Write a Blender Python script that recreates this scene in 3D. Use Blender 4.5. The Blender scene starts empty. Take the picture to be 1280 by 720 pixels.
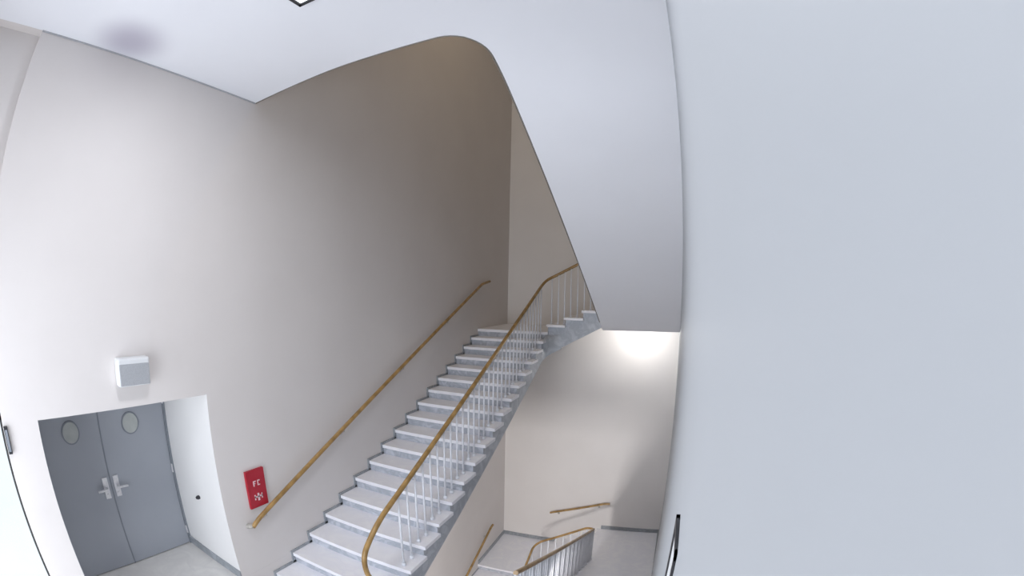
import bpy, bmesh
from math import *
from mathutils import Vector, Matrix

scene = bpy.context.scene
scene.view_settings.view_transform = 'Standard'
scene.view_settings.look = 'None'

# ------------------------------------------------------------------ dimensions
W, D = 3.927, 10.123          # stairwell width (x) / depth (y)
YN = -1.3                     # near wall
ZC = 4.83                     # ceiling height
RISE = 2.267/16
NA = 18
ZF = -2*RISE                  # main floor (niche floor is two steps higher, z=0)
TA = 0.334                    # tread depth flight A
WA, YA = 1.394, 8.438         # flight A width / landing edge
YS = YA-(NA-1)*TA             # first riser
Z1 = 2.267
Z2 = Z1 + 4*RISE
XC = 2.50
TC = 0.317
YC0 = YA-18*TC
NL = 17
YL0 = YA-(NL-1)*TC
ZL2 = ZF-NL*RISE
ZL1 = ZL2 - 4*RISE
ZTOP = Z2 + 19*RISE
ZROOF = 10.7
ZBOT = -6.2
LOWT = .42

# ------------------------------------------------------------------ materials
def new_mat(name, rough=0.5, metal=0.0):
    m = bpy.data.materials.new(name); m.use_nodes = True
    nt = m.node_tree; b = nt.nodes['Principled BSDF']
    b.inputs['Roughness'].default_value = rough
    b.inputs['Metallic'].default_value = metal
    return m, nt, b

def noise_mat(name, c1, c2, scale=3.0, rough=0.5, metal=0.0, bump=0.0, detail=4, lo=0.3, hi=0.7, bscale=60, stain=None):
    m, nt, b = new_mat(name, rough, metal)
    tc = nt.nodes.new('ShaderNodeTexCoord')
    n = nt.nodes.new('ShaderNodeTexNoise'); n.inputs['Scale'].default_value = scale; n.inputs['Detail'].default_value = detail
    r = nt.nodes.new('ShaderNodeValToRGB')
    r.color_ramp.elements[0].position = lo; r.color_ramp.elements[0].color = (*c1, 1)
    r.color_ramp.elements[1].position = hi; r.color_ramp.elements[1].color = (*c2, 1)
    nt.links.new(tc.outputs['Object'], n.inputs['Vector'])
    nt.links.new(n.outputs['Fac'], r.inputs['Fac'])
    out = r.outputs['Color']
    if stain:   # discoloured patch on the plaster: centre, radius, colour
        c, rad, col = stain
        mp = nt.nodes.new('ShaderNodeVectorMath'); mp.operation = 'DISTANCE'; mp.inputs[1].default_value = c
        nt.links.new(tc.outputs['Object'], mp.inputs[0])
        mr = nt.nodes.new('ShaderNodeMapRange'); mr.interpolation_type = 'SMOOTHERSTEP'
        mr.inputs['From Min'].default_value = rad; mr.inputs['From Max'].default_value = 0.0
        mr.inputs['To Min'].default_value = 0; mr.inputs['To Max'].default_value = .75
        nt.links.new(mp.outputs['Value'], mr.inputs['Value'])
        mx = nt.nodes.new('ShaderNodeMixRGB'); mx.inputs[2].default_value = (*col, 1)
        nt.links.new(mr.outputs['Result'], mx.inputs[0]); nt.links.new(out, mx.inputs[1]); out = mx.outputs[0]
    nt.links.new(out, b.inputs['Base Color'])
    if bump:
        n2 = nt.nodes.new('ShaderNodeTexNoise'); n2.inputs['Scale'].default_value = bscale
        bp = nt.nodes.new('ShaderNodeBump'); bp.inputs['Strength'].default_value = bump; bp.inputs['Distance'].default_value = 0.01
        nt.links.new(tc.outputs['Object'], n2.inputs['Vector'])
        nt.links.new(n2.outputs['Fac'], bp.inputs['Height'])
        nt.links.new(bp.outputs['Normal'], b.inputs['Normal'])
    return m

def marble(name, base, vein, scale=2.5):
    m, nt, b = new_mat(name, 0.35)
    tc = nt.nodes.new('ShaderNodeTexCoord')
    n1 = nt.nodes.new('ShaderNodeTexNoise'); n1.inputs['Scale'].default_value = scale; n1.inputs['Detail'].default_value = 6
    n1.inputs['Distortion'].default_value = 1.2
    r = nt.nodes.new('ShaderNodeValToRGB'); cr = r.color_ramp
    cr.elements[0].position = 0.35; cr.elements[0].color = (*base, 1)
    cr.elements[1].position = 0.65; cr.elements[1].color = (*base, 1)
    e = cr.elements.new(0.5); e.color = (*vein, 1)
    nt.links.new(tc.outputs['Object'], n1.inputs['Vector'])
    nt.links.new(n1.outputs['Fac'], r.inputs['Fac'])
    nt.links.new(r.outputs['Color'], b.inputs['Base Color'])
    return m

def emit_mat(name, col, s):
    m = bpy.data.materials.new(name); m.use_nodes = True
    nt = m.node_tree; nt.nodes.clear()
    e = nt.nodes.new('ShaderNodeEmission'); e.inputs[0].default_value = (*col, 1); e.inputs[1].default_value = s
    o = nt.nodes.new('ShaderNodeOutputMaterial'); nt.links.new(e.outputs[0], o.inputs[0])
    return m

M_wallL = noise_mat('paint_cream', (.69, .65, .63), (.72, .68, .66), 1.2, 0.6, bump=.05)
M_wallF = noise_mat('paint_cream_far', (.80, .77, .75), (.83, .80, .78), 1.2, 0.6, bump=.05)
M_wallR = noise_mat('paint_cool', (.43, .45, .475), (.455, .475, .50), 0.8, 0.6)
M_ceil = noise_mat('paint_ceiling', (.87, .88, .92), (.90, .91, .95), 1.0, 0.7, stain=((.27, .95, ZC), .52, (.40, .37, .46)))
M_reveal = noise_mat('paint_reveal', (.80, .79, .78), (.83, .82, .81), 1.5, 0.6)
M_floor = marble('terrazzo_floor', (.76, .74, .71), (.69, .67, .65), 3)
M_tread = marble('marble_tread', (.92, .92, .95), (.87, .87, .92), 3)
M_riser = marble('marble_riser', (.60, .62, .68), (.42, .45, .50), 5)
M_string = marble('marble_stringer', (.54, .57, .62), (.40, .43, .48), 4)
M_base = marble('marble_base', (.36, .38, .41), (.27, .29, .31), 5)
M_wood = noise_mat('oak_handrail', (.26, .155, .050), (.43, .265, .095), 9, 0.3, lo=.35, hi=.65)
M_balu = noise_mat('painted_steel', (.80, .82, .88), (.85, .87, .92), 20, 0.35, 0.0)
M_steel = noise_mat('brushed_steel', (.65, .65, .68), (.78, .78, .80), 30, 0.3, 0.5)
M_bracket = noise_mat('bracket_metal', (.45, .43, .40), (.6, .58, .54), 30, 0.4, 0.6)
M_door = noise_mat('door_paint', (.34, .36, .40), (.36, .38, .42), 2, 0.45)
M_frame = noise_mat('door_frame_paint', (.20, .22, .25), (.23, .25, .28), 4, 0.45)
M_dark = noise_mat('dark_gap', (.02, .02, .02), (.04, .04, .04), 5, 0.6)
M_port = noise_mat('porthole_glass', (.40, .42, .41), (.50, .52, .50), 8, 0.15)
M_red = noise_mat('sign_red', (.38, .010, .025), (.42, .014, .032), 6, 0.4)
M_white = noise_mat('sign_white', (.72, .50, .53), (.78, .56, .58), 10, 0.5)
M_spk = noise_mat('speaker_shell', (.70, .71, .72), (.76, .77, .78), 8, 0.5)
M_grille = noise_mat('speaker_grille', (.34, .35, .37), (.42, .43, .45), 150, 0.6)
M_trim = noise_mat('edge_trim', (.16, .15, .13), (.22, .20, .18), 6, 0.6)
M_joint = noise_mat('ceiling_joint', (.42, .42, .43), (.48, .48, .5), 6, 0.7)
M_black = noise_mat('black_metal', (.015, .015, .018), (.03, .03, .035), 10, 0.4)
M_lamp = emit_mat('lamp_diffuser', (0.93, 0.97, 1.0), 3.0)
M_down = emit_mat('downlight_diffuser', (1.0, 0.95, 0.85), 6.0)

# ------------------------------------------------------------------ helpers
def empty(name):
    e = bpy.data.objects.new(name, None); scene.collection.objects.link(e); return e

def mesh_obj(name, bm, mats, parent=None, smooth=False):
    me = bpy.data.meshes.new(name)
    bmesh.ops.recalc_face_normals(bm, faces=bm.faces)
    bm.to_mesh(me); bm.free()
    for m in (mats if isinstance(mats, (list, tuple)) else [mats]): me.materials.append(m)
    ob = bpy.data.objects.new(name, me); scene.collection.objects.link(ob)
    if smooth:
        for p in me.polygons: p.use_smooth = True
    if parent: ob.parent = parent
    return ob

def add_box(bm, x0, x1, y0, y1, z0, z1, mi=0):
    vs = [bm.verts.new((x, y, z)) for x in (x0, x1) for y in (y0, y1) for z in (z0, z1)]
    for f in ((0,1,3,2),(4,6,7,5),(0,4,5,1),(2,3,7,6),(0,2,6,4),(1,5,7,3)):
        fc = bm.faces.new([vs[i] for i in f]); fc.material_index = mi
    return vs

def box(name, x0, x1, y0, y1, z0, z1, mat, parent=None, bevel=0):
    bm = bmesh.new(); add_box(bm, x0, x1, y0, y1, z0, z1)
    if bevel: bmesh.ops.bevel(bm, geom=list(bm.edges), offset=bevel, segments=2, affect='EDGES', profile=.5)
    return mesh_obj(name, bm, mat, parent)

def boxes(name, lst, mat, parent=None):
    bm = bmesh.new()
    for b in lst: add_box(bm, *b)
    return mesh_obj(name, bm, mat, parent)

def add_prism(bm, poly, mp, w0, w1, mi=0, mi_bottom=None):
    A = [bm.verts.new(mp(s, w0, z)) for s, z in poly]
    B = [bm.verts.new(mp(s, w1, z)) for s, z in poly]
    n = len(poly)
    f = bm.faces.new(A); f.material_index = mi
    f = bm.faces.new(B[::-1]); f.material_index = mi
    for i in range(n):
        f = bm.faces.new([A[i], B[i], B[(i+1) % n], A[(i+1) % n]])
        f.material_index = mi
        if mi_bottom is not None and i in mi_bottom[0]: f.material_index = mi_bottom[1]

def tube(name, pts, r, mat, parent=None, res=8):
    cu = bpy.data.curves.new(name, 'CURVE'); cu.dimensions = '3D'
    sp = cu.splines.new('POLY'); sp.points.add(len(pts)-1)
    for p, q in zip(sp.points, pts): p.co = (*q, 1)
    cu.bevel_depth = r; cu.bevel_resolution = res//2; cu.use_fill_caps = True
    cu.materials.append(mat)
    ob = bpy.data.objects.new(name, cu); scene.collection.objects.link(ob)
    if parent: ob.parent = parent
    return ob

def round_path(pts, rad=0.15, n=6):
    out = [Vector(pts[0])]
    for i in range(1, len(pts)-1):
        p0, p, p1 = Vector(pts[i-1]), Vector(pts[i]), Vector(pts[i+1])
        r = min(rad, (p-p0).length*.48, (p1-p).length*.48)
        a = p + (p0-p).normalized()*r; b = p + (p1-p).normalized()*r
        for k in range(n+1):
            t = k/n; out.append(a*(1-t)**2 + p*2*t*(1-t) + b*t*t)
    out.append(Vector(pts[-1]))
    return [tuple(v) for v in out]

def add_cyl(bm, p0, p1, r, seg=8, mi=0):
    p0, p1 = Vector(p0), Vector(p1); d = (p1-p0).normalized()
    a = Vector((1,0,0)) if abs(d.x) < .9 else Vector((0,1,0))
    u = d.cross(a).normalized(); v = d.cross(u)
    A = [bm.verts.new(p0+(u*cos(2*pi*i/seg)+v*sin(2*pi*i/seg))*r) for i in range(seg)]
    B = [bm.verts.new(p1+(u*cos(2*pi*i/seg)+v*sin(2*pi*i/seg))*r) for i in range(seg)]
    fs = [bm.faces.new(A), bm.faces.new(B[::-1])]
    fs += [bm.faces.new([A[i], B[i], B[(i+1)%seg], A[(i+1)%seg]]) for i in range(seg)]
    for f in fs: f.material_index = mi

# ------------------------------------------------------------------ room shell
ND = 1.041; NY0, NY1, NZ = 0.45, 2.25, 2.04       # door niche
WEND = 0.10                                        # where left wall stops (window bay)
T = 0.2
bm = bmesh.new()
for b in ((-T, 0, WEND, NY0, 0, ZC), (-T, 0, NY0, NY1, NZ, ZC), (-T, 0, NY1, D, 0, ZC),
          (-T, 0, YN, D, ZC, ZROOF), (-T, 0, YN, D, ZBOT, -.001), (-T-.02, -.12, YN, WEND, 2.1, ZC)):
    add_box(bm, *b)
mesh_obj('wall_left', bm, M_wallL)
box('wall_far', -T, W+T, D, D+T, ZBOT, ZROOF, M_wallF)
# right wall: very slightly out of square with the stairwell
def xwall(y): return 3.725+.01995*y
bm = bmesh.new()
pl = [(xwall(YN), YN), (xwall(D), D), (W+T, D), (W+T, YN)]
A = [bm.verts.new((x, y, ZBOT)) for x, y in pl]; B = [bm.verts.new((x, y, ZROOF)) for x, y in pl]
bm.faces.new(A); bm.faces.new(B[::-1])
for i in range(4): bm.faces.new([A[i], B[i], B[(i+1)%4], A[(i+1)%4]])
mesh_obj('wall_right', bm, M_wallR)
# near wall; large unseen window behind the camera added for fill light
NX0, NX1, NZ0, NZ1 = .35, 2.75, -.1, 3.1
boxes('wall_near', [(-T, NX0, YN-T, YN, ZBOT, ZROOF), (NX1, W+T, YN-T, YN, ZBOT, ZROOF),
                    (NX0, NX1, YN-T, YN, ZBOT, NZ0), (NX0, NX1, YN-T, YN, NZ1, ZROOF)], M_wallL)
boxes('wall_niche', [(-ND-.12, -T, NY1, NY1+.12, 0, NZ+.12), (-ND-.12, -T, NY0-.12, NY0, 0, NZ+.12),
                     (-ND-.12, -T, NY0, NY1, NZ, NZ+.12), (-ND-.22, -ND-.12, NY0-.12, NY1+.12, 0, NZ+.12),
                     (-T, -.001, NY1-.001, NY1, 0, NZ)], M_reveal)
boxes('floor', [(0, W, YN, YS, ZF-.3, ZF), (WA, W, YS, YL0, ZF-.3, ZF), (-ND-.12, 0, NY0, NY1, -.2, 0), (-T, 0, YN, WEND, -.2, 0)], M_floor)
box('floor_lower', 0, W, YN, D, ZBOT-.1, ZBOT, M_floor)
box('ceiling_upper', 0, W, YN, D, ZROOF, ZROOF+.1, M_ceil)
boxes('baseboard_niche', [(-ND+.0, 0.0, NY1-.015, NY1, 0, .10), (0, .015, NY1, YS-.07, ZF, ZF+.10), (0, .015, WEND, NY0, ZF, ZF+.1)], M_base)
boxes('baseboard_lower', [(XC, W, D-.015, D, ZL2, ZL2+.1), (xwall(9)-.01, W, YA, D, ZL2, ZL2+.1), (0, WA, D-.015, D, ZL1, ZL1+.1), (0, .015, YA, D, ZL1, ZL1+.1)], M_base)

# ceiling + curved sloping soffit as one smooth shell
def zsof(y):
    a = 2.65; h = .55; m = .447
    if y <= a-h: return ZC
    if y < a+h: return ZC - m*(y-(a-h))**2/(4*h)
    if y >= 8.19: return 2.36
    return max(ZC - m*(y-a), 2.36)
def ylim(x):
    if x < 2.2: return 2.66-.073*x
    if x < 2.5: return 2.8-sqrt(max(0, .09-(x-2.2)**2))
    return 2.8
cols = [i*2.2/10 for i in range(10)] + [2.2+.3*sin(radians(a)) for a in range(0, 91, 9)] + [2.85, 3.2, 3.55, W]
bm = bmesh.new(); NR = 24
grid = []
for x in cols:
    yl = ylim(x); r = []
    for j in range(NR+1):
        y = YN+(yl-YN)*(j/NR)**.8
        r.append(bm.verts.new((x, y, ZC if x < 1.2 else ZC-(ZC-zsof(y))*min(1, (x-1.2)/1.0))))
    grid.append(r)
for i in range(len(cols)-1):
    for j in range(NR): bm.faces.new([grid[i][j], grid[i][j+1], grid[i+1][j+1], grid[i+1][j]])
ci = min(range(len(cols)), key=lambda i: abs(cols[i]-2.5))
c2 = cols[ci:]
ys = [2.8+.1*i for i in range(5)] + [3.4+.4*i for i in range(12)] + [8.16, 8.2, D]
g2 = [[bm.verts.new((x, y, zsof(y))) for y in ys] for x in c2]
for i in range(len(c2)-1):
    for j in range(len(ys)-1): bm.faces.new([g2[i][j], g2[i][j+1], g2[i+1][j+1], g2[i+1][j]])
bmesh.ops.remove_doubles(bm, verts=bm.verts, dist=1e-3)
edge = [(x, ylim(x), ZC if x < 1.2 else ZC-(ZC-zsof(ylim(x)))*min(1, (x-1.2)/1.0)) for x in cols[:ci+1]] + [(2.5, y, zsof(y)) for y in ys[1:]]
def ztop(y): return ZTOP-.05 if y < 2.83 else zsof(y)+.45
prev = None
for x, y, z in edge:
    a = bm.verts.new((x, y, z)); b = bm.verts.new((x, y, ztop(y)))
    if prev: bm.faces.new([prev[0], a, b, prev[1]])
    prev = (a, b)
ceil_ob = mesh_obj('ceiling', bm, M_ceil)
for p in ceil_ob.data.polygons: p.use_smooth = abs(p.normal.z) > .5
tube('trim_1', [(x+(-.004 if x > 2.4 else 0), y+.004, z+.004) for x, y, z in edge if y < 8.1], .009, M_trim)
box('trim_2', 0, .008, WEND, 2.65, ZC-.013, ZC, M_joint)
boxes('floor_upper', [(0, W, YN, 2.45, ZTOP-.06, ZTOP), (XC, W, 2.45, YC0, ZTOP-.06, ZTOP)], M_floor)

# ------------------------------------------------------------------ staircases
def lohi(mp, ss, ww, zz):
    a = [mp(s, w, z) for s in ss for w in ww for z in zz]
    xs, yy, z = [p[0] for p in a], [p[1] for p in a], [p[2] for p in a]
    return min(xs), max(xs), min(yy), max(yy), min(z), max(z)

def flight(parent, tag, mp, n, tread, z0, w0, w1, thick=.38, body_mat=None, overhang0=0, overhang1=0, s0=0, base=None):
    """n risers starting at s=s0, going up with s; the last riser reaches the landing"""
    bm = bmesh.new()
    for k in range(1, n):
        s = s0+(k-1)*tread; z = z0+k*RISE
        add_box(bm, *lohi(mp, (s-.025, s+tread+.004), (w0-overhang0, w1+overhang1), (z-.045, z)))
    mesh_obj(tag+'_treads', bm, M_tread, parent)
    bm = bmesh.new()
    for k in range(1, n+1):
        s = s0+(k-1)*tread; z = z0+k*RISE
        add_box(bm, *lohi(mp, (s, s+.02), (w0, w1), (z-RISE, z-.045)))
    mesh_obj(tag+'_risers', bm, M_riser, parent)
    poly = []
    for k in range(1, n):
        s = s0+(k-1)*tread; z = z0+k*RISE
        poly += [(s+.01, z-RISE-.044 if k > 1 else z0), (s+.01, z-.044)]
    sl = s0+(n-1)*tread
    zl = z0+(n-1)*RISE
    poly += [(sl+.01, zl-.044)]
    slope = RISE/tread
    zend = zl+RISE-thick
    if base is None:
        poly += [(sl+.01, zend), (sl+.01-(zend-(z0-.2))/slope, z0-.2), (s0+.01, z0-.2)]
        nb = len(poly)-3
    else:
        poly += [(sl+.01, zend), (s0+.01, z0-base)]
        nb = len(poly)-2
    bm = bmesh.new()
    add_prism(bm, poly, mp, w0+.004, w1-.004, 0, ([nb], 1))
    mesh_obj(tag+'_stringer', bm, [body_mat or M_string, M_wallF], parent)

def skirting(parent, tag, mp, n, tread, z0, w0, w1, s0=0, h=.10):
    bm = bmesh.new()
    for k in range(1, n):
        s = s0+(k-1)*tread; z = z0+k*RISE
        for (sa, sb, za, zb) in ((s-.05, s, z-RISE, z+h), (s, s+tread, z, z+h)):
            add_box(bm, *lohi(mp, (sa, sb), (w0, w1), (za, zb)))
    mesh_obj(tag+'_skirting', bm, M_base, parent)

def balusters(parent, tag, items, r=.0125):
    bm = bmesh.new()
    for (x, y, z0, z1) in items:
        add_cyl(bm, (x, y, z0), (x, y, z1), r, 6)
        add_cyl(bm, (x, y, z0), (x, y, z0+.035), r*2.0, 8)
    mesh_obj(tag, bm, M_balu, parent, True)

def build_stairs(parent, z1, nA):
    z0 = z1 - nA*RISE
    s0 = YA-(nA-1)*TA
    mpA = lambda s, w, z: (w, s, z)
    mpB = lambda s, w, z: (s, w, z)
    flight(parent, 'lower_flight', mpA, nA, TA, z0, 0, WA, s0=s0, overhang1=.04, thick=LOWT)
    skirting(parent, 'lower_flight', mpA, nA, TA, z0, 0.0, .016, s0=s0, h=.03)
    box('quarter_landing', 0, WA+.03, YA-.02, D, z1-.05, z1, M_tread, parent)
    box('quarter_landing_slab', 0, WA+.028, YA+.004, D, z1-LOWT, z1-.05, M_string, parent)
    XB = WA+.03
    flight(parent, 'cross_flight', mpB, 4, TA, z1, YA, D, s0=XB, overhang0=.04, thick=.45, base=LOWT)
    z2 = z1+4*RISE
    box('turn_landing', XB+3*TA-.02, W, YA-.02, D, z2-.05, z2, M_tread, parent)
    bm = bmesh.new(); R = .30; prev = None
    cx, cy = WA+R, YA-R
    corner = bm.verts.new((WA-.01, YA+.01, z1-.055))
    sl = RISE/TA
    for i in range(13):
        a = pi - (pi/2)*i/12
        x, y = cx+R*cos(a), cy+R*sin(a)
        t = i/12
        zt = (z1-.05-sl*R)*(1-t)+(z1-.03)*t
        zb = (z1-LOWT-sl*R)*(1-t)**2+(z1-LOWT)*2*t*(1-t)+(z1-LOWT+sl*(R-.03))*t*t
        top = bm.verts.new((x, y, zt)); bot = bm.verts.new((x, y, zb))
        if prev:
            f = bm.faces.new([prev[0], top, bot, prev[1]]); f.smooth = True
            bm.faces.new([prev[0], top, corner])
        prev = (top, bot)
    mesh_obj('corner_stringer', bm, M_string, parent)

st = empty('staircase')
build_stairs(st, Z1, NA)
box('turn_landing_slab', XC, W, YA+.01, D, 2.38, Z2-.05, M_ceil, st)
mpC = lambda s, w, z: (w, YA-s, z)
flight(st, 'return_flight', mpC, 19, TC, Z2, XC, W, s0=0, thick=.40, body_mat=M_ceil)
XR = 1.31
def nzA(y, z1=Z1): return z1-(YA-y)*RISE/TA
RH = .885
railA = [(XR, 3.00, .16), (XR, 2.84, .36), (XR, 2.82, .62), (XR, 3.10, nzA(3.10)+RH-.02), (XR, 5.5, nzA(5.5)+RH), (XR, 8.36, 3.14),
         (XR+.05, 8.54, 3.25), (1.54, 8.58, 3.34), (1.97, 8.58, 3.56), (2.44, 8.56, 3.78), (2.56, 8.40, 3.84), (2.56, 7.9, 4.04), (2.56, 3.2, 6.12), (2.56, 2.73, 6.35)]
tube('handrail_wood', round_path(railA, .18, 8), .027, M_wood, st)
items = []
for k in range(NA-15, NA):
    y = YA-(NA-k)*TA
    for f in (.05, .217):
        items.append((XR, y+f, Z1-(NA-k)*RISE, nzA(y+f)+RH-.02))
for x in (1.45, 1.58, 1.70, 1.82, 1.95, 2.08, 2.20, 2.32, 2.43):
    k = int((x-(WA+.03))/TA)+1
    items.append((x, 8.575, Z1+k*RISE, 3.30+(x-1.45)*.48))
for k in range(1, 19):
    for f in (.06, .21):
        y = YA-(k-1)*TC-f
        items.append((2.56, y, Z2+k*RISE, 3.80+(8.44-y)*.443))
balusters(st, 'balusters', items)
boxes('newel_post', [(XR-.02, XR+.02, 2.98, 3.02, Z1-17*RISE, .18)], M_balu, st)

st2 = empty('staircase.001')
build_stairs(st2, ZL1, 16)
box('turn_landing_slab', WA+.03+3*TA, W, YA+.01, D, ZL2-.4, ZL2-.05, M_floor, st2)
flight(st2, 'return_flight', mpC, NL, TC, ZL2, XC, W, s0=0, thick=.38, overhang0=.02)
def nC2(y): return ZL2+(YA-y)*RISE/TC
railL = [(XR, 6.0, nzA(6.0, ZL1)+RH), (XR, 8.35, ZL1+RH-.02), (XR+.10, 8.50, ZL1+RH+.05), (2.40, 8.50, ZL2+.90), (2.56, 8.42, ZL2+.93), (2.56, 7.9, nC2(7.9)+.92), (2.56, 3.4, nC2(3.4)+.92)]
tube('handrail_wood', round_path(railL, .2, 8), .025, M_wood, st2)
items = []
for k in range(1, NL):
    for f in (.03, .12, .21, .29):
        y = YA-(k-1)*TC-f
        items.append((2.56, y, ZL2+k*RISE, nC2(y)+.90))
for x in (1.45, 1.60, 1.76, 1.92, 2.08, 2.24, 2.40):
    k = int((x-(WA+.03))/TA)+1
    items.append((x, 8.50, ZL1+k*RISE, ZL1+RH+.05+(x-1.41)*.5))
for k in range(8, 16):
    y = YA-(16-k)*TA
    for f in (.06, .215):
        items.append((XR, y+f, ZL1-(16-k)*RISE, nzA(y+f, ZL1)+RH-.02))
balusters(st2, 'balusters', items)

def wall_rail(pts, nrm, brk, name='wall_handrail'):
    e = empty(name)
    tube('rail', round_path(pts, .06, 5), .026, M_wood, e)
    bm = bmesh.new()
    n = Vector(nrm)
    for p in brk:
        p = Vector(p)
        add_cyl(bm, p-Vector((0, 0, .02)), p-Vector((0, 0, .07))+n*.02, .008)
        add_cyl(bm, p-Vector((0, 0, .07))+n*.015, p-Vector((0, 0, .09))+n*.078, .008)
        add_cyl(bm, p-Vector((0, 0, .09))+n*.070, p-Vector((0, 0, .09))+n*.08, .03, 12)
    mesh_obj('brackets', bm, M_bracket, e, False)
    return e
ln = lambda y: .66+(y-2.6)*.4278
e = wall_rail([(.08, 2.52, .60), (.08, 2.62, .665), (.08, 8.42, ln(8.42)), (.08, 8.80, 3.21)], (-1, 0, 0),
          [(.08, y, ln(y)) for y in (2.75, 4.2, 5.6, 7.0, 8.3)])
tube('end_cap', [(.0, 2.50, .585), (.08, 2.53, .607)], .028, M_bracket, e)
wall_rail([(1.22, D-.075, -2.36), (1.33, D-.075, -2.32), (2.50, D-.075, -1.95), (2.66, D-.075, -1.93)], (0, 1, 0),
          [(x, D-.075, -2.32+(x-1.33)*.316) for x in (1.42, 2.4)])
ll = lambda y: -2.47-(9.1-y)*.30
wall_rail([(.08, 9.15, -2.47), (.08, 9.0, ll(9.0)), (.08, 5.5, ll(9.0)-3.5*.424)], (-1, 0, 0), [(.08, 8.8, -2.56)])

# ------------------------------------------------------------------ double door
dd = empty('double_door')
DX = -ND
ym = NY1-.91
for nm, y0, y1 in (('leaf_1', ym+.004, NY1-.03), ('leaf_2', ym-.88+.03, ym-.004)):
    box(nm, DX-.05, DX, y0, y1, .01, NZ-.03, M_door, dd, .004)
boxes('frame', [(DX-.07, DX+.015, NY1-.03, NY1, 0, NZ), (DX-.07, DX+.015, NY0, NY0+.06, 0, NZ), (DX-.07, DX+.015, NY0, NY1, NZ-.03, NZ)], M_frame, dd)
box('meeting_stile', DX-.045, DX+.006, ym-.008, ym+.008, .01, NZ-.03, M_frame, dd)
def oval(name, yc, zc, ry, rz, x0, x1, mat):
    bm = bmesh.new(); N = 40
    A = [bm.verts.new((x0, yc+ry*cos(2*pi*i/N), zc+rz*sin(2*pi*i/N))) for i in range(N)]
    B = [bm.verts.new((x1, yc+ry*cos(2*pi*i/N), zc+rz*sin(2*pi*i/N))) for i in range(N)]
    bm.faces.new(A); bm.faces.new(B[::-1])
    for i in range(N): bm.faces.new([A[i], B[i], B[(i+1)%N], A[(i+1)%N]])
    return mesh_obj(name, bm, mat, dd)
for yc in (.96, 1.75):
    oval('porthole_rim', yc, 1.60, .115, .121, DX-.01, DX+.010, M_frame)
    oval('porthole_glass', yc, 1.60, .100, .106, DX-.01, DX+.013, M_port)
for s in (-1, 1):
    yc = ym+s*.075
    box('lock_plate', DX, DX+.012, yc-.035, yc+.035, .84, 1.08, M_steel, dd, .004)
    bm = bmesh.new()
    add_cyl(bm, (DX, yc, .96), (DX+.06, yc, .96), .014, 10)
    add_cyl(bm, (DX+.055, yc, .96), (DX+.055, yc+s*.13, .955), .013, 10)
    add_cyl(bm, (DX+.01, yc, .88), (DX+.022, yc, .88), .02, 12)
    mesh_obj('lever_handle', bm, M_steel, dd)
bm = bmesh.new()
for z in (.2, 1.0, 1.8):
    for y in (NY1-.03, NY0+.055): add_cyl(bm, (DX+.012, y, z-.05), (DX+.012, y, z+.05), .011, 8)
mesh_obj('hinges', bm, M_steel, dd)
bm = bmesh.new(); add_cyl(bm, (-.51, NY1, .82), (-.51, NY1-.03, .82), .022, 16); add_cyl(bm, (-.51, NY1-.03, .82), (-.51, NY1-.045, .82), .014, 16)
mesh_obj('door_stop', bm, M_black)

# ------------------------------------------------------------------ fire sign
fs = empty('fire_extinguisher_sign')
box('panel', 0, .03, 2.585, 2.845, .765, 1.19, M_red, fs, .004)
L = []
def mark(y0, y1, z0, z1): L.append((.029, .033, y0, y1, z0, z1))
mark(2.67, 2.685, 1.01, 1.07); mark(2.685, 2.71, 1.058, 1.07); mark(2.685, 2.70, 1.035, 1.045)
mark(2.73, 2.742, 1.01, 1.07); mark(2.742, 2.765, 1.058, 1.07); mark(2.742, 2.765, 1.01, 1.02)
mark(2.705, 2.73, .84, .925); mark(2.66, 2.775, .878, .895); mark(2.66, 2.675, .855, .915); mark(2.76, 2.775, .855, .915)
boxes('lettering', L, M_white, fs)

# ------------------------------------------------------------------ wall speaker
sp = empty('wall_speaker')
box('shell', 0, .10, 1.275, 1.600, 2.225, 2.45, M_spk, sp, .018)
box('grille', .09, .104, 1.287, 1.588, 2.235, 2.405, M_grille, sp, .006)

ex = empty('wall_switch_box')
box('body', 0, .03, .10, .14, 1.83, 2.03, M_black, ex, .004)
box('cover', .028, .036, .108, .132, 1.85, 2.01, M_frame, ex, .002)

# ------------------------------------------------------------------ framed notice on the right wall
ws = empty('framed_notice')
y0, y1, za, zb = .84, 1.03, 2.12, 2.50
xw = xwall(y0)
boxes('frame', [(xw-.006, W, y0, y0+.02, za, zb), (xw-.006, W, y1-.02, y1, za, zb), (xw-.006, W, y0, y1, za, za+.02), (xw-.006, W, y0, y1, zb-.02, zb)], M_black, ws)
box('sheet', xw-.002, W, y0+.02, y1-.02, za+.02, zb-.02, M_spk, ws)

# ------------------------------------------------------------------ windows
mg = bpy.data.materials.new('window_glass'); mg.use_nodes = True
nt = mg.node_tree; nt.nodes.clear()
tr = nt.nodes.new('ShaderNodeBsdfTransparent'); gl = nt.nodes.new('ShaderNodeBsdfGlossy'); gl.inputs['Roughness'].default_value = .05
mx = nt.nodes.new('ShaderNodeMixShader'); mx.inputs[0].default_value = .06; oo = nt.nodes.new('ShaderNodeOutputMaterial')
nt.links.new(tr.outputs[0], mx.inputs[1]); nt.links.new(gl.outputs[0], mx.inputs[2]); nt.links.new(mx.outputs[0], oo.inputs[0])
wn = empty('window_1')
WX = -.12; WT = 2.1
boxes('frame', [(WX-.03, WX+.03, WEND-.02, WEND, 0, WT), (WX-.03, WX+.03, YN, YN+.05, 0, WT), (WX-.03, WX+.03, YN, WEND, 0, .08),
                (WX-.03, WX+.03, YN, WEND, WT-.05, WT)], M_dark, wn)
box('pane', WX-.004, WX+.004, YN+.05, WEND-.02, .08, WT-.05, mg, wn)
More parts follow.
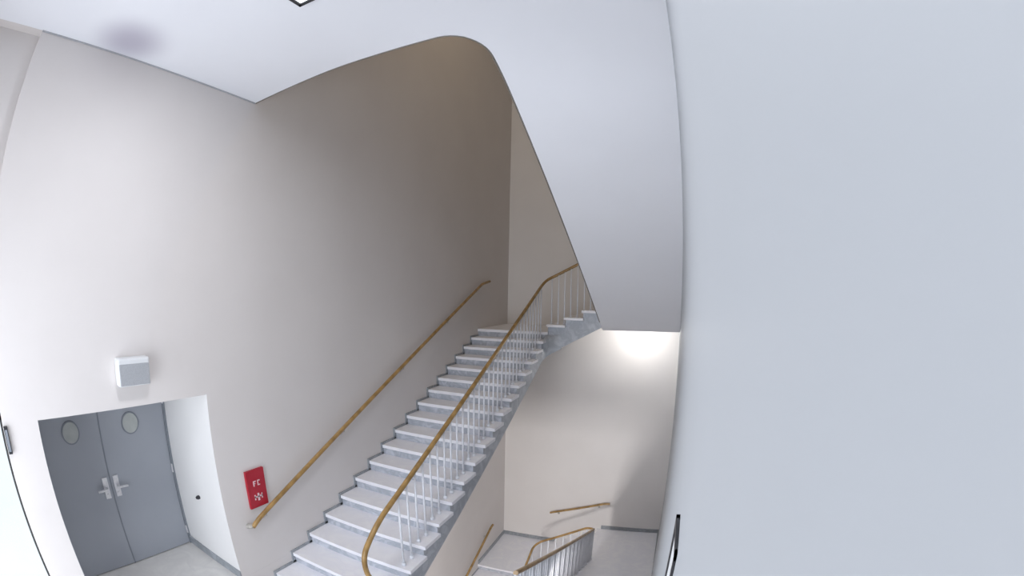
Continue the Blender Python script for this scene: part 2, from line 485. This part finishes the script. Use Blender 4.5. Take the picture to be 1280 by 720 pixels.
wn2 = empty('fill_window')  # added unseen window, opening for the fill light behind the camera
fr = []
for x in (NX0, (NX0+NX1)/2-.025, NX1-.05): fr.append((x, x+.05, YN-.12, YN-.06, NZ0, NZ1))
for z in (NZ0, 2.1, NZ1-.05): fr.append((NX0, NX1, YN-.12, YN-.06, z, z+.05))
boxes('frame', fr, M_spk, wn2)
box('pane', NX0, NX1, YN-.094, YN-.086, NZ0, NZ1, mg, wn2)

# ------------------------------------------------------------------ lamps
cl = empty('ceiling_light')
lx0, lx1, ly0, ly1 = 1.63, 2.23, 1.05, 1.65
boxes('frame', [(lx0, lx1, ly1-.025, ly1, ZC-.04, ZC), (lx0, lx1, ly0, ly0+.025, ZC-.04, ZC), (lx0, lx0+.025, ly0, ly1, ZC-.04, ZC), (lx1-.025, lx1, ly0, ly1, ZC-.04, ZC)], M_black, cl)
box('diffuser', lx0+.025, lx1-.025, ly0+.025, ly1-.025, ZC-.03, ZC-.005, M_lamp, cl)
def area(name, loc, rot, sx, sy, power, col, parent=None):
    l = bpy.data.lights.new(name, 'AREA'); l.shape = 'RECTANGLE'; l.size = sx; l.size_y = sy; l.energy = power; l.color = col
    o = bpy.data.objects.new(name, l); o.location = loc; o.rotation_euler = rot; scene.collection.objects.link(o)
    if parent: o.parent = parent
    return o
area('lamp', ((lx0+lx1)/2, (ly0+ly1)/2, ZC-.05), (0, 0, 0), .5, .5, 45, (.92, .94, 1.0), cl)
dl = empty('downlight')
DY = 9.50
bm = bmesh.new(); add_cyl(bm, (3.08, DY, 2.36), (3.08, DY, 2.335), .09, 24); mesh_obj('rim', bm, M_spk, dl)
bm = bmesh.new(); add_cyl(bm, (3.08, DY, 2.336), (3.08, DY, 2.325), .07, 24); mesh_obj('lens', bm, M_down, dl)
plt = bpy.data.lights.new('lamp', 'POINT'); plt.energy = 24; plt.shadow_soft_size = .07; plt.color = (1, .98, .94)
po = bpy.data.objects.new('lamp', plt); po.location = (3.08, DY, 2.22); scene.collection.objects.link(po); po.parent = dl
ll2 = empty('fill_light_lower')  # added lamp and housing under the floor slab, brightens the lower well
boxes('housing', [(1.5, 2.3, 1.4, 2.0, ZF-.36, ZF-.30)], M_spk, ll2)
area('lamp', (1.9, 1.9, ZF-.42), (radians(68), 0, 0), .7, .4, 300, (1.0, .97, .96), ll2)
ul = empty('ceiling_light.001')
boxes('housing', [(1.2, 2.4, 5.0, 5.6, ZROOF-.05, ZROOF)], M_spk, ul)
area('lamp', (1.8, 5.3, ZROOF-.08), (0, 0, 0), 1.0, .5, 62, (1.0, .80, .56), ul)
# daylight at the left window, then added fill light behind the camera
area('daylight', (-.4, -.6, 1.1), (0, radians(-90), 0), 1.9, 1.3, 12, (.82, .90, 1.0))
area('window_fill', ((NX0+NX1)/2, YN-.25, (NZ0+NZ1)/2), (radians(90), 0, 0), NX1-NX0, NZ1-NZ0, 158, (.86, .91, 1.0))

w = bpy.data.worlds.new('World'); scene.world = w; w.use_nodes = True
bg = w.node_tree.nodes['Background']; bg.inputs[0].default_value = (.84, .93, 1.0, 1); bg.inputs[1].default_value = 1.2

# ------------------------------------------------------------------ camera (wide-angle security camera)
yaw, pitch, roll = radians(19.462), radians(.366), radians(-1.123)
F = Vector((-sin(yaw)*cos(pitch), cos(yaw)*cos(pitch), sin(pitch)))
Rv = Vector((cos(yaw), sin(yaw), 0)); U = Rv.cross(F)
R2 = Rv*cos(roll)-U*sin(roll); U2 = Rv*sin(roll)+U*cos(roll)
cam = bpy.data.cameras.new('camera')
cam.type = 'PANO'; cam.sensor_width = 36; cam.sensor_height = 20.25; cam.sensor_fit = 'HORIZONTAL'
cam.panorama_type = 'FISHEYE_LENS_POLYNOMIAL'
cam.fisheye_fov = radians(180)
q = (1280/36)/582.73
cam.fisheye_polynomial_k0 = 0
cam.fisheye_polynomial_k1 = -q
cam.fisheye_polynomial_k2 = 0
cam.fisheye_polynomial_k3 = -.0605*q**3
cam.fisheye_polynomial_k4 = 0
co = bpy.data.objects.new('camera', cam); scene.collection.objects.link(co)
m = Matrix(((R2.x, U2.x, -F.x, 3.673), (R2.y, U2.y, -F.y, 0), (R2.z, U2.z, -F.z, 3.025), (0, 0, 0, 1)))
co.matrix_world = m
cam.clip_start = .01
scene.camera = co
